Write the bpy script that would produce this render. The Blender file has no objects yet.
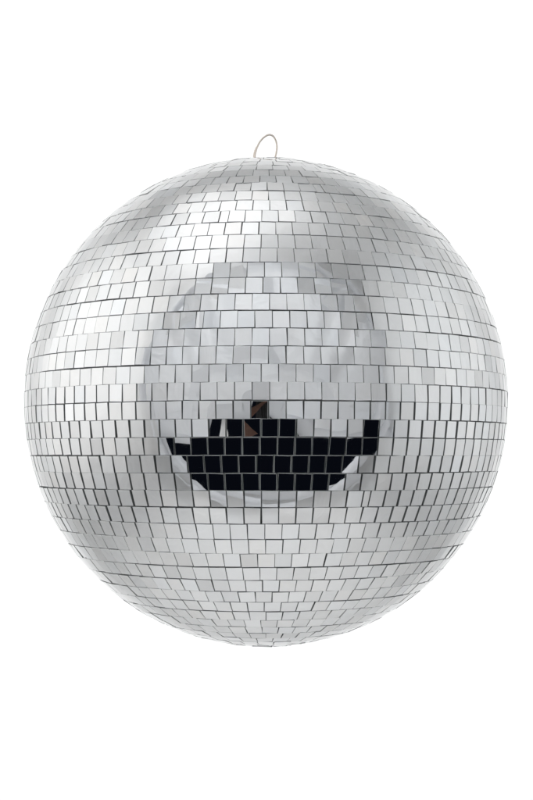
import bpy, bmesh, math, random
from mathutils import Vector, Matrix
random.seed(11)
scene = bpy.context.scene
col = scene.collection
PI = math.pi

# ---------------------------------------------------------------- helpers
def link(name, bm, mats, parent=None, smooth=False):
    me = bpy.data.meshes.new(name)
    bm.normal_update()
    bm.to_mesh(me); bm.free()
    for m in (mats if isinstance(mats, (list, tuple)) else [mats]):
        me.materials.append(m)
    if smooth:
        for p in me.polygons: p.use_smooth = True
    o = bpy.data.objects.new(name, me)
    col.objects.link(o)
    if parent: o.parent = parent
    return o

def new_mat(name):
    m = bpy.data.materials.new(name); m.use_nodes = True
    nt = m.node_tree
    for n in list(nt.nodes): nt.nodes.remove(n)
    out = nt.nodes.new('ShaderNodeOutputMaterial')
    return m, nt, out

def principled(name, base, rough, metal=0.0, spec=0.5, bump=None):
    m, nt, out = new_mat(name)
    p = nt.nodes.new('ShaderNodeBsdfPrincipled')
    p.inputs['Base Color'].default_value = (*base, 1)
    p.inputs['Roughness'].default_value = rough
    p.inputs['Metallic'].default_value = metal
    p.inputs['Specular IOR Level'].default_value = spec
    nt.links.new(p.outputs[0], out.inputs[0])
    if bump:
        tc = nt.nodes.new('ShaderNodeTexCoord')
        n = nt.nodes.new('ShaderNodeTexNoise'); n.inputs['Scale'].default_value = bump[0]
        n.inputs['Detail'].default_value = 4
        b = nt.nodes.new('ShaderNodeBump'); b.inputs['Strength'].default_value = bump[1]
        b.inputs['Distance'].default_value = bump[2]
        nt.links.new(tc.outputs['Object'], n.inputs['Vector'])
        nt.links.new(n.outputs['Fac'], b.inputs['Height'])
        nt.links.new(b.outputs[0], p.inputs['Normal'])
    return m, nt, p

def tube(bm, pts, rad, seg=10, closed=False):
    n = len(pts); rings = []
    up = Vector((0.13, 0.9, 0.31)).normalized()
    for i, p in enumerate(pts):
        a = pts[(i - 1) % n] if (closed or i > 0) else pts[i]
        b = pts[(i + 1) % n] if (closed or i < n - 1) else pts[i]
        t = (b - a).normalized()
        u = up - t * up.dot(t); u.normalize(); w = t.cross(u)
        r = rad[i] if isinstance(rad, (list, tuple)) else rad
        rings.append([bm.verts.new(p + (u * math.cos(2*PI*k/seg) + w * math.sin(2*PI*k/seg)) * r) for k in range(seg)])
    for i in range(n if closed else n - 1):
        A, B = rings[i], rings[(i + 1) % n]
        for k in range(seg):
            bm.faces.new((A[k], A[(k+1) % seg], B[(k+1) % seg], B[k]))
    if not closed:
        bm.faces.new(rings[0][::-1]); bm.faces.new(rings[-1])

def lathe(bm, prof, seg=48, M=None, close=True):
    """prof: (radius, height) pairs turned about local z"""
    M = M or Matrix.Identity(4); rings = []
    for r, h in prof:
        rings.append([bm.verts.new(M @ Vector((r*math.cos(2*PI*k/seg), r*math.sin(2*PI*k/seg), h))) for k in range(seg)])
    for A, B in zip(rings, rings[1:]):
        for k in range(seg):
            bm.faces.new((A[k], A[(k+1) % seg], B[(k+1) % seg], B[k]))
    if close:
        bm.faces.new(rings[0][::-1]); bm.faces.new(rings[-1])

# ---------------------------------------------------------------- sizes
R = 0.15                       # ball to the tile faces
CZ = 1.0                       # height of the ball's centre
D = 6.0 * R                    # camera distance
C = Vector((0, 0, CZ))

# ---------------------------------------------------------------- materials
# mirror tiles: silvered glass, per-tile reflectance from a mesh attribute
M_MIR, nt, p = principled('mirror_glass', (0.66, 0.665, 0.665), 0.03, 1.0)
at = nt.nodes.new('ShaderNodeAttribute'); at.attribute_name = 'tint'
mul = nt.nodes.new('ShaderNodeMix'); mul.data_type = 'RGBA'; mul.blend_type = 'MULTIPLY'
mul.inputs['Factor'].default_value = 1
mul.inputs['A'].default_value = (0.68, 0.685, 0.687, 1)
nt.links.new(at.outputs['Color'], mul.inputs['B'])
tc = nt.nodes.new('ShaderNodeTexCoord')
# faint dust and rub marks on the glass
dn = nt.nodes.new('ShaderNodeTexNoise'); dn.inputs['Scale'].default_value = 240; dn.inputs['Detail'].default_value = 6
dr = nt.nodes.new('ShaderNodeMapRange'); dr.inputs['From Min'].default_value = 0.45; dr.inputs['From Max'].default_value = 0.75
dr.inputs['To Min'].default_value = 0.012; dr.inputs['To Max'].default_value = 0.035
nt.links.new(tc.outputs['Object'], dn.inputs['Vector']); nt.links.new(dn.outputs['Fac'], dr.inputs['Value'])
nt.links.new(dr.outputs[0], p.inputs['Roughness'])
nt.links.new(mul.outputs['Result'], p.inputs['Base Color'])
p.inputs['Specular Tint'].default_value = (0.88, 0.88, 0.88, 1)
# slight waviness of cheap mirror glass
wn = nt.nodes.new('ShaderNodeTexNoise'); wn.inputs['Scale'].default_value = 90; wn.inputs['Detail'].default_value = 1
wb = nt.nodes.new('ShaderNodeBump'); wb.inputs['Strength'].default_value = 0.3; wb.inputs['Distance'].default_value = 0.00006
nt.links.new(tc.outputs['Object'], wn.inputs['Vector']); nt.links.new(wn.outputs['Fac'], wb.inputs['Height'])
nt.links.new(wb.outputs[0], p.inputs['Normal'])

M_EDGE = principled('cut_glass_edge', (0.40, 0.415, 0.41), 0.2, 0.7, 0.6)[0]
M_CORE = principled('dark_adhesive', (0.17, 0.172, 0.173), 0.7, 0.0, 0.3, (300, 0.5, 0.001))[0]
M_WIRE = principled('hanger_wire', (0.62, 0.56, 0.50), 0.22, 1.0)[0]
M_CAP = principled('cap_metal', (0.55, 0.55, 0.55), 0.3, 1.0, 0.5, (400, 0.2, 0.0005))[0]
M_BODY = principled('black_plastic', (0.012, 0.012, 0.013), 0.5, 0.0, 0.3, (500, 0.4, 0.0004))[0]
M_BARREL = principled('barrel_black', (0.02, 0.02, 0.02), 0.35, 0.0, 0.4)[0]
M_HAND_TONE = principled('hand_brown', (0.16, 0.085, 0.06), 0.5, 0.0, 0.4, (120, 0.4, 0.001))[0]  # brown tone of a hand, used on the made-up band
M_GLASS = principled('front_element', (0.006, 0.006, 0.01), 0.05, 0.0, 0.6)[0]

def fabric(name, colr, trans, bump=0.25):
    m, nt, out = new_mat(name)
    d = nt.nodes.new('ShaderNodeBsdfDiffuse'); t = nt.nodes.new('ShaderNodeBsdfTranslucent')
    d.inputs['Color'].default_value = (*colr, 1); t.inputs['Color'].default_value = (*colr, 1)
    mx = nt.nodes.new('ShaderNodeMixShader'); mx.inputs[0].default_value = trans
    nt.links.new(d.outputs[0], mx.inputs[1]); nt.links.new(t.outputs[0], mx.inputs[2])
    nt.links.new(mx.outputs[0], out.inputs[0])
    tc = nt.nodes.new('ShaderNodeTexCoord')
    n = nt.nodes.new('ShaderNodeTexNoise'); n.inputs['Scale'].default_value = 3.2; n.inputs['Detail'].default_value = 3
    n.inputs['Distortion'].default_value = 0.8
    b = nt.nodes.new('ShaderNodeBump'); b.inputs['Strength'].default_value = bump; b.inputs['Distance'].default_value = 0.12
    nt.links.new(tc.outputs['Object'], n.inputs['Vector']); nt.links.new(n.outputs['Fac'], b.inputs['Height'])
    nt.links.new(b.outputs[0], d.inputs['Normal']); nt.links.new(b.outputs[0], t.inputs['Normal'])
    return m
M_CLOTH = fabric('tent_cloth', (0.84, 0.84, 0.84), 0.5)
M_FRONT = fabric('tent_front_cloth', (0.82, 0.825, 0.84), 0.4, 0.45)
M_TAPE = fabric('seam_tape', (0.78, 0.79, 0.81), 0.25, 0.1)

# ---------------------------------------------------------------- the mirror ball
ball = bpy.data.objects.new('mirror_ball', None); col.objects.link(ball)
ball.location = (0, 0, CZ - R)
ball['label'] = 'round mirror ball covered in small square silver tiles, wire loop on top'
ball['category'] = 'mirror ball'
OFF = Vector((0, 0, R))        # ball centre in the thing's own space

ZS = 1.012                     # the ball is a touch taller than wide
NROW = 49
DPHI = PI / NROW
TH = 0.0016                    # glass thickness
TW = 0.0092                    # tile pitch along a row
RB = R - TH                    # radius the glass sits on

bm = bmesh.new()
tint = bm.loops.layers.float_color.new('tint')
view = Vector((0, -D, -0.226 * R)).normalized()

def set_tint(f, c):
    for l in f.loops: l[tint] = (*c, 1)

def add_tile(phi, lam, w, h, tilt, rots, special=None):
    n = Vector((math.cos(phi)*math.sin(lam), -math.cos(phi)*math.cos(lam), math.sin(phi)))
    e = Vector((math.cos(lam), math.sin(lam), 0))
    u = n.cross(e) * -1
    if u.z < 0 and abs(phi) < 1.5: u = -u
    base = Vector((n.x, n.y, n.z * ZS)) * RB
    # tilt: small misalignment of the flat tile
    Rm = Matrix.Rotation(tilt[0], 3, e) @ Matrix.Rotation(tilt[1], 3, u) @ Matrix.Rotation(rots, 3, n)
    n2, e2, u2 = Rm @ n, Rm @ e, Rm @ u
    cut = 0.00016
    cor = []
    for sx, sy in ((-1,-1),(1,-1),(1,1),(-1,1)):
        tap = 1 + 0.8*((math.cos(phi + sy*DPHI/2)/max(0.05, math.cos(phi))) - 1) if abs(phi) < 1.48 else 1
        cor.append((sx*w/2*tap + random.uniform(-cut, cut)*0.6, sy*h/2 + random.uniform(-cut, cut)*0.6))
    lift = random.uniform(0, 0.00030)
    ch = 0.00016
    def P(x, y, z): return base + OFF + e2*x + u2*y + n2*(z + lift)
    bot = [bm.verts.new(P(x, y, -0.0006)) for x, y in cor]
    mid = [bm.verts.new(P(x, y, TH - ch*0.8)) for x, y in cor]
    top = [bm.verts.new(P(x - math.copysign(ch, x), y - math.copysign(ch, y), TH)) for x, y in cor]
    g = random.gauss(1.0, 0.032); k = random.gauss(0, 0.005)
    if random.random() < 0.07: g *= random.uniform(0.86, 0.95)
    c = (g*(1 - k), g, g*(1 + k))
    # the thin mirror is bent a little over the ball: a shallow dome of 4 x 4 faces
    bulge = 0.42 * (TW*TW/4) / (2*R)
    tc4 = [(x - math.copysign(ch, x), y - math.copysign(ch, y)) for x, y in cor]
    NG = 4; grid = []
    for gy in range(NG + 1):
        rowv = []
        for gx in range(NG + 1):
            a_, b_ = gx/NG, gy/NG
            x = (tc4[0][0]*(1-a_) + tc4[1][0]*a_)*(1-b_) + (tc4[3][0]*(1-a_) + tc4[2][0]*a_)*b_
            y = (tc4[0][1]*(1-a_) + tc4[1][1]*a_)*(1-b_) + (tc4[3][1]*(1-a_) + tc4[2][1]*a_)*b_
            rr2 = 2 - (2*a_ - 1)**2 - (2*b_ - 1)**2
            rowv.append(bm.verts.new(P(x, y, TH + bulge*rr2)))
        grid.append(rowv)
    for gy in range(NG):
        for gx in range(NG):
            f = bm.faces.new((grid[gy][gx], grid[gy][gx+1], grid[gy+1][gx+1], grid[gy+1][gx]))
            f.material_index = 0; f.smooth = True; set_tint(f, c)
    for a in range(4):
        b = (a + 1) % 4
        f = bm.faces.new((mid[a], mid[b], top[b], top[a])); f.material_index = 1; set_tint(f, c)
        f = bm.faces.new((bot[a], bot[b], mid[b], mid[a])); f.material_index = 1; set_tint(f, c)

R_ = math.radians
SPECIAL = [(math.radians(-7.35), math.radians(22.0), math.radians(5.2), math.radians(-4.2))]                   # (phi, lam, extra tilt) of tiles that were glued in crooked
def crooked(phi, lam):
    for p0, l0, t0, t1 in SPECIAL:
        if abs(phi - p0) < DPHI*0.5 and abs(lam - l0) < TW/R*0.5: return (t0, t1)
    return (0, 0)

for i in range(NROW):
    phi0 = -PI/2 + (i + 0.5) * DPHI
    rr = R * math.cos(phi0)
    circ = 2*PI*rr
    n = int(circ / TW)
    if n < 3: n = 3 if i not in (0, NROW-1) else 1
    jit = random.uniform(-0.008, 0.008) * DPHI
    ph = random.uniform(0, 2*PI); ph2 = random.uniform(0, 2*PI)
    rowtilt = random.gauss(0, R_(0.35))
    wtile = TW - (random.uniform(0.00046, 0.00062) if R_(-29) < phi0 < R_(-3) else random.uniform(0.00012, 0.00024))
    lam = random.uniform(0, 2*PI); left = 2*PI
    k = 0; drift = random.gauss(0, R_(0.5)); seg = random.randint(5, 11)
    step = TW / rr if n > 1 else 2*PI
    lay = []
    while left > step * 0.35 or k == 0:
        w = min(step, left)
        gap = max(0.0, random.gauss(0, 0.012) + (random.random() < 0.008) * 0.03) * step * (1 if n > 8 else 0)
        if gap > left - w: gap = 0
        lay.append((lam + w/2, w * rr if n > 1 else TW))
        lam += w + gap; left -= w + gap; k += 1
        if n == 1: break
    if n > 1 and left > 0:                                  # share what is left over out between the tiles
        lay = [(l_ + left*(q_ + 0.5)/len(lay), w_ + 0.6*left*rr/len(lay)) for q_, (l_, w_) in enumerate(lay)]
    for q, (l, w) in enumerate(lay):
        if q % seg == 0: drift = random.gauss(0, R_(0.45))      # tiles come in short strips on a backing
        l = (l + PI) % (2*PI) - PI
        wav = (0.018*math.sin(2*l + ph) + 0.012*math.sin(5*l + ph2)) * DPHI
        phi = phi0 + jit + wav
        hh = R*DPHI*ZS - random.uniform(0.00010, 0.00026) - (0.00022*random.random() if phi0 < R_(-31) else 0)
        t0, t1 = crooked(phi0, l)
        wide = 0.0 if not (R_(-31) < phi0 < R_(1)) else 0.0006*min(1, max(0, (abs(l) - R_(18))/R_(25)))   # loosely set rows
        add_tile(phi, l, w - (TW - wtile) - wide*random.uniform(0.6, 1.2), hh,
                 (rowtilt + drift*0.6 + random.gauss(0, R_(0.6)) + t0, drift*0.6 + random.gauss(0, R_(0.7)) + t1),
                 random.gauss(0, R_(0.7)))
link('mirror_tiles', bm, [M_MIR, M_EDGE], ball)

bm = bmesh.new()
bmesh.ops.create_uvsphere(bm, u_segments=128, v_segments=64, radius=RB - 0.0002)
for v in bm.verts: v.co = Vector((v.co.x, v.co.y, v.co.z * ZS)) + OFF
link('ball_core', bm, M_CORE, ball, True)

# cap and wire loop at the pole
top = OFF.z + R*ZS
bm = bmesh.new()
lathe(bm, [(0.0105, -0.0040), (0.0105, 0.0008), (0.0098, 0.0014), (0.004, 0.0016), (0.0035, 0.0022), (0.001, 0.0022)], 40,
      Matrix.Translation((0, 0, top - 0.0004)))
link('top_cap', bm, M_CAP, ball, True)

bm = bmesh.new()
def spline(P, n=8):
    out = []
    for i in range(1, len(P) - 2):
        for q in range(n):
            t = q/n; a, b, c, d = P[i-1], P[i], P[i+1], P[i+2]
            out.append(0.5*((2*b) + (c - a)*t + (2*a - 5*b + 4*c - d)*t*t + (3*b - a - 3*c + d)*t**3))
    return out
K = 0.00063
W = [(-8,10),(-9.8,4),(-10,0),(-9.4,-5),(-7.6,-11),(-4.4,-17),(0,-21.6),(4.6,-23.6),(8.6,-22),(11.2,-17.5),(12.2,-11.5),(11.6,-5.5),(10.2,0),(8.5,4),(7,10)]
tube(bm, spline([Vector((x*K - 0.0008, 0.10*x*K, top + 0.0030 - y*K)) for x, y in W]), 0.00062, 8)
W2 = [(-9,10),(-11,4),(-11.2,0),(-10.9,-4),(-9.6,-8.5),(-8.0,-12),(-5,-16)]          # second turn of the wire beside the left leg
tube(bm, spline([Vector((x*K - 0.0008, 0.10*x*K + 0.0012, top + 0.0030 - y*K)) for x, y in W2]), 0.00045, 8)
link('hanging_loop', bm, M_WIRE, ball, True)

# ---------------------------------------------------------------- the white cloth round the ball
AX, ZB, ZT = 1.42, -0.05, 2.75
YF, YB = -1.02, 1.25
cz = (ZB + ZT)/2; bz = (ZT - ZB)/2
OPEN = [(-1.20,-0.33),(-0.95,-0.325),(-0.55,-0.31),(-0.48,-0.29),(-0.43,-0.12),(-0.16,-0.11),(-0.12,0.015),(0.04,0.015),(0.08,-0.13),(0.28,-0.17),(0.38,-0.28),
        (0.55,-0.31),(0.90,-0.32),(1.27,-0.34),(1.29,-0.44),(1.20,-0.60),(1.02,-0.75),(0.72,-0.88),(0.34,-0.91),(0,-0.91),
        (-0.34,-0.91),(-0.62,-0.89),(-0.86,-0.76),(-1.06,-0.56)]
OC = (0.0, -0.48)
MN = 480
def ray_poly(t):
    dx, dz = math.cos(t), math.sin(t); best = 0
    for (x1, z1), (x2, z2) in zip(OPEN, OPEN[1:] + OPEN[:1]):
        ax, az = x1 - OC[0], z1 - OC[1]; ex, ez = x2 - x1, z2 - z1
        den = dx*ez - dz*ex
        if abs(den) < 1e-9: continue
        s = (ax*ez - az*ex)/den; q = (ax*dz - az*dx)/den
        if s > 0 and -1e-6 <= q <= 1+1e-6: best = max(best, s)
    return Vector((OC[0] + best*dx, OC[1] + best*dz))
def outer(t, inset=0.0, n=3.6):
    a, b = AX - inset, bz - inset
    r = (abs(math.cos(t)/a)**n + abs(math.sin(t)/b)**n) ** (-1/n)
    return Vector((r*math.cos(t), r*math.sin(t)))
TS = [2*PI*k/MN for k in range(MN)]
op = [ray_poly(t) for t in TS]
op = [(op[k-1] + op[k]*2 + op[(k+1) % MN]) / 4 for k in range(MN)]
def strip(bm, rings):
    for A, B in zip(rings, rings[1:]):
        for k in range(MN):
            bm.faces.new((A[k], B[k], B[(k+1) % MN], A[(k+1) % MN]))
def ring(bm, f): return [bm.verts.new(f(k)) for k in range(MN)]

bm = bmesh.new()
RC = 0.10
rings = []
NR = 22
for j in range(NR + 1):
    s = j/NR
    def f(k, s=s):
        a = op[k]; o_ = outer(TS[k], RC); b = Vector((o_.x, o_.y + cz - CZ))
        p = a.lerp(b, s)
        # gathers of cloth that run out to the upper corners
        cor = math.exp(-((TS[k] - 0.83)/0.26)**2) + math.exp(-((TS[k] - (PI-0.83))/0.26)**2)
        y = YF + 0.10*math.sin(TS[k]*34 + 3*s)*(s**2.5*(1-s)*5.5)*cor + 0.012*math.sin(TS[k]*9 + 1)*math.sin(PI*s)
        return Vector((p.x, y, CZ + p.y))
    rings.append(ring(bm, f))
strip(bm, rings)
front = link('tent_front', bm, M_FRONT, None, True); front['kind'] = 'structure'

bm = bmesh.new(); rings = []
prof = [(RC*(1 - math.sin(q*PI/2/5)), YF + RC*(1 - math.cos(q*PI/2/5))) for q in range(6)]
prof += [(0, YF + RC + (YB - YF - 0.6 - RC)*q/14) for q in range(1, 15)]
prof += [(0.6*(1 - math.cos(q*PI/2/10)), YB - 0.6 + 0.6*math.sin(q*PI/2/10)) for q in range(1, 11)]
for ins, y in prof:
    def f(k, ins=ins, y=y):
        o_ = outer(TS[k], ins)
        return Vector((o_.x, y, cz + o_.y))
    rings.append(ring(bm, f))
strip(bm, rings)
bm.faces.new(rings[-1][::-1])
back = link('backdrop', bm, M_CLOTH, None, True); back['kind'] = 'structure'

# hems round the opening, seam tape round the front and along the roof
bm = bmesh.new()
tube(bm, [Vector((p.x, YF + 0.012, CZ + p.y)) for p in op], 0.045, 10, True)
sc = []
for k in range(120):
    t = 2*PI*k/120
    sc.append(Vector((1.19*math.cos(t), YF + 0.14, CZ + 0.30 + (1.50 if math.sin(t) > 0 else 1.20)*math.sin(t))))
tube(bm, sc, 0.022, 12, True)                       # padded hoop that holds the front cloth open
def flat_ring(s0, s1, y):
    A, B = [], []
    for k in range(MN):
        a = op[k]; o_ = outer(TS[k], RC); b = Vector((o_.x, o_.y + cz - CZ))
        p0, p1 = a.lerp(b, s0), a.lerp(b, s1)
        A.append(bm.verts.new((p0.x, y, CZ + p0.y))); B.append(bm.verts.new((p1.x, y, CZ + p1.y)))
    for k in range(MN): bm.faces.new((A[k], B[k], B[(k+1) % MN], A[(k+1) % MN]))
flat_ring(0.90, 0.97, YF + 0.055)
flat_ring(0.16, 0.20, YF + 0.03)
def tape(p, q, w):
    d = (q - p).normalized(); sx = Vector((w/2, 0, 0))
    bm.faces.new([bm.verts.new(v) for v in (p - sx, q - sx, q + sx, p + sx)])
tape(Vector((0.02, YF + 0.03, CZ + 0.80)), Vector((0.02, YF + 0.03, ZT - RC)), 0.06)
# sewn pleats that fan out of the two upper corners of the front cloth
pl = bmesh.new()
for sd in (-1, 1):
    P0 = Vector((sd*1.02, YF + 0.05, CZ + 1.42))
    for q in range(6):
        b = math.radians(0 + q*18 + random.uniform(-4, 4)); L = random.uniform(0.50, 0.85)
        d = Vector((-sd*math.cos(b), 0, -math.sin(b)))
        n = Vector((-d.z, 0, d.x)); wd = random.uniform(0.05, 0.10); dp = random.uniform(0.05, 0.10)
        e = P0 + d*L
        v = [pl.verts.new(c) for c in (P0, e - n*wd, e + Vector((0, dp, 0)) + n*wd*0.5, e + n*wd*1.2)]
        pl.faces.new((v[0], v[1], v[2])); pl.faces.new((v[0], v[2], v[3])); pl.faces.new((v[1], v[3], v[2]))
# a loose flap of cloth beside the lens
v = [pl.verts.new(c) for c in ((-0.36, YF + 0.05, CZ - 0.27), (-0.26, YF + 0.09, CZ - 0.265), (-0.30, YF + 0.04, CZ - 0.09), (-0.325, YF + 0.04, CZ - 0.09))]
pl.faces.new(v)
pleats = link('tent_pleats', pl, M_CLOTH, None); pleats['kind'] = 'structure'
hem = link('tent_seam', bm, M_TAPE, None, True); hem['kind'] = 'structure'

# ---------------------------------------------------------------- the camera that shows in the middle tiles
cam_t = bpy.data.objects.new('studio_camera', None); col.objects.link(cam_t)
cam_t.location = (-0.02, YF - 0.02, CZ - 0.20)
cam_t['label'] = 'black camera with wide ringed lens, reflected in the middle mirror tiles'
cam_t['category'] = 'camera'
bm = bmesh.new()
bmesh.ops.create_cube(bm, size=1, matrix=Matrix.Translation((0, -0.06, 0.075)) @ Matrix.Diagonal((0.17, 0.07, 0.12, 1)))
bmesh.ops.create_cube(bm, size=1, matrix=Matrix.Translation((0, -0.055, 0.152)) @ Matrix.Diagonal((0.07, 0.06, 0.036, 1)))
bmesh.ops.create_cube(bm, size=1, matrix=Matrix.Translation((-0.068, -0.035, 0.07)) @ Matrix.Diagonal((0.035, 0.05, 0.11, 1)))
bmesh.ops.bevel(bm, geom=bm.edges[:], offset=0.008, segments=3, affect='EDGES')
link('camera_body', bm, M_BODY, cam_t)
Mx = Matrix.Translation((0.01, -0.03, 0.08)) @ Matrix.Rotation(-PI/2, 4, 'X')
bm = bmesh.new()
lathe(bm, [(0.036, 0), (0.040, 0.004), (0.040, 0.03), (0.0425, 0.032), (0.0425, 0.05), (0.040, 0.052), (0.046, 0.075), (0.047, 0.078),
           (0.044, 0.078), (0.043, 0.073), (0.041, 0.073), (0.040, 0.069), (0.038, 0.069), (0.037, 0.066), (0.034, 0.066)], 64, Mx)
st = bmesh.new()
A, B = [], []
for q in range(17):                                     # added brown band beside the body, standing in for a hand's tone
    a = PI*q/16
    x = -0.082 - 0.075*math.sin(a); z = -0.075 + 0.17*q/16
    A.append(st.verts.new((x, 0.02 + 0.012*math.sin(3*a), z))); B.append(st.verts.new((x + 0.05, 0.006 + 0.012*math.sin(3*a + 0.4), z + 0.012)))
for q in range(16): st.faces.new((A[q], A[q+1], B[q+1], B[q]))
bmesh.ops.solidify(st, geom=st.faces[:], thickness=0.003)
link('hand_tone_band', st, M_HAND_TONE, cam_t)
lens = link('lens', bm, M_BARREL, cam_t)
bm = bmesh.new()
lathe(bm, [(0.034*math.cos(a*PI/2/8)+0.0001, 0.066 + 0.008*math.sin(a*PI/2/8)) for a in range(9)], 48, Mx)
link('front_element', bm, M_GLASS, lens, True)

# ---------------------------------------------------------------- lamps outside the cloth
def area(name, loc, target, sx, sy, power, colr=(1, 1, 1)):
    l = bpy.data.lights.new(name, 'AREA'); l.shape = 'RECTANGLE'; l.size = sx; l.size_y = sy
    l.energy = power; l.color = colr
    o = bpy.data.objects.new(name, l); col.objects.link(o)
    o.location = loc
    o.rotation_euler = (Vector(target) - Vector(loc)).to_track_quat('-Z', 'Y').to_euler()
    return o
area('fill_back', (0, 2.15, 0.95), (0, 0, 0.95), 3.4, 3.4, 82)  # unseen lamp added to bring the back cloth up to white
area('softbox_side', (-2.3, 0.2, 1.65), (0, 0.2, 1.65), 3.0, 2.5, 80, (1.0, 0.995, 0.985))
area('softbox_side', (2.4, 0.3, 1.45), (0, 0.3, 1.45), 3.0, 2.6, 56, (0.97, 0.99, 1.0))
area('softbox_top', (-0.75, -0.25, 3.15), (-0.7, -0.2, 2.0), 1.4, 1.9, 24)
area('softbox_top', (0.0, 0.3, 3.6), (0.0, 0.3, 2.0), 2.9, 2.6, 21)
area('fill_bottom', (0, 0.0, -0.75), (0, 0.0, 1.0), 2.4, 2.2, 26)  # unseen lamp added under the floor cloth to lift its dark corners
area('fill_front', (-0.35, -2.5, 2.3), (-0.1, -1.0, 1.5), 1.8, 1.0, 60, (0.97, 0.99, 1.0))  # unseen fill added to brighten the front cloth and floor

w = bpy.data.worlds.new('World'); scene.world = w; w.use_nodes = True
bg = w.node_tree.nodes['Background']
bg.inputs[0].default_value = (0.35, 0.45, 0.8, 1); bg.inputs[1].default_value = 0.009

# ---------------------------------------------------------------- camera and render
cd = bpy.data.cameras.new('Camera'); cam = bpy.data.objects.new('Camera', cd); col.objects.link(cam)
cam.location = C + Vector((0, -D, -0.226*R))
cd.sensor_fit = 'VERTICAL'; cd.sensor_height = 36; cd.sensor_width = 24
cd.lens = 36 * 1430 / 800
cd.clip_start = 0.01; cd.clip_end = 100
tgt = C + Vector((0.0003, 0, 0.0012))
cam.rotation_euler = (tgt - cam.location).to_track_quat('-Z', 'Y').to_euler()
scene.camera = cam
scene.render.engine = 'CYCLES'
scene.cycles.max_bounces = 12; scene.cycles.diffuse_bounces = 7
scene.cycles.glossy_bounces = 5; scene.cycles.transmission_bounces = 8
scene.view_settings.view_transform = 'Standard'; scene.view_settings.look = 'None'
scene.view_settings.exposure = 0; scene.view_settings.gamma = 1
scene.render.resolution_x = 682; scene.render.resolution_y = 1024
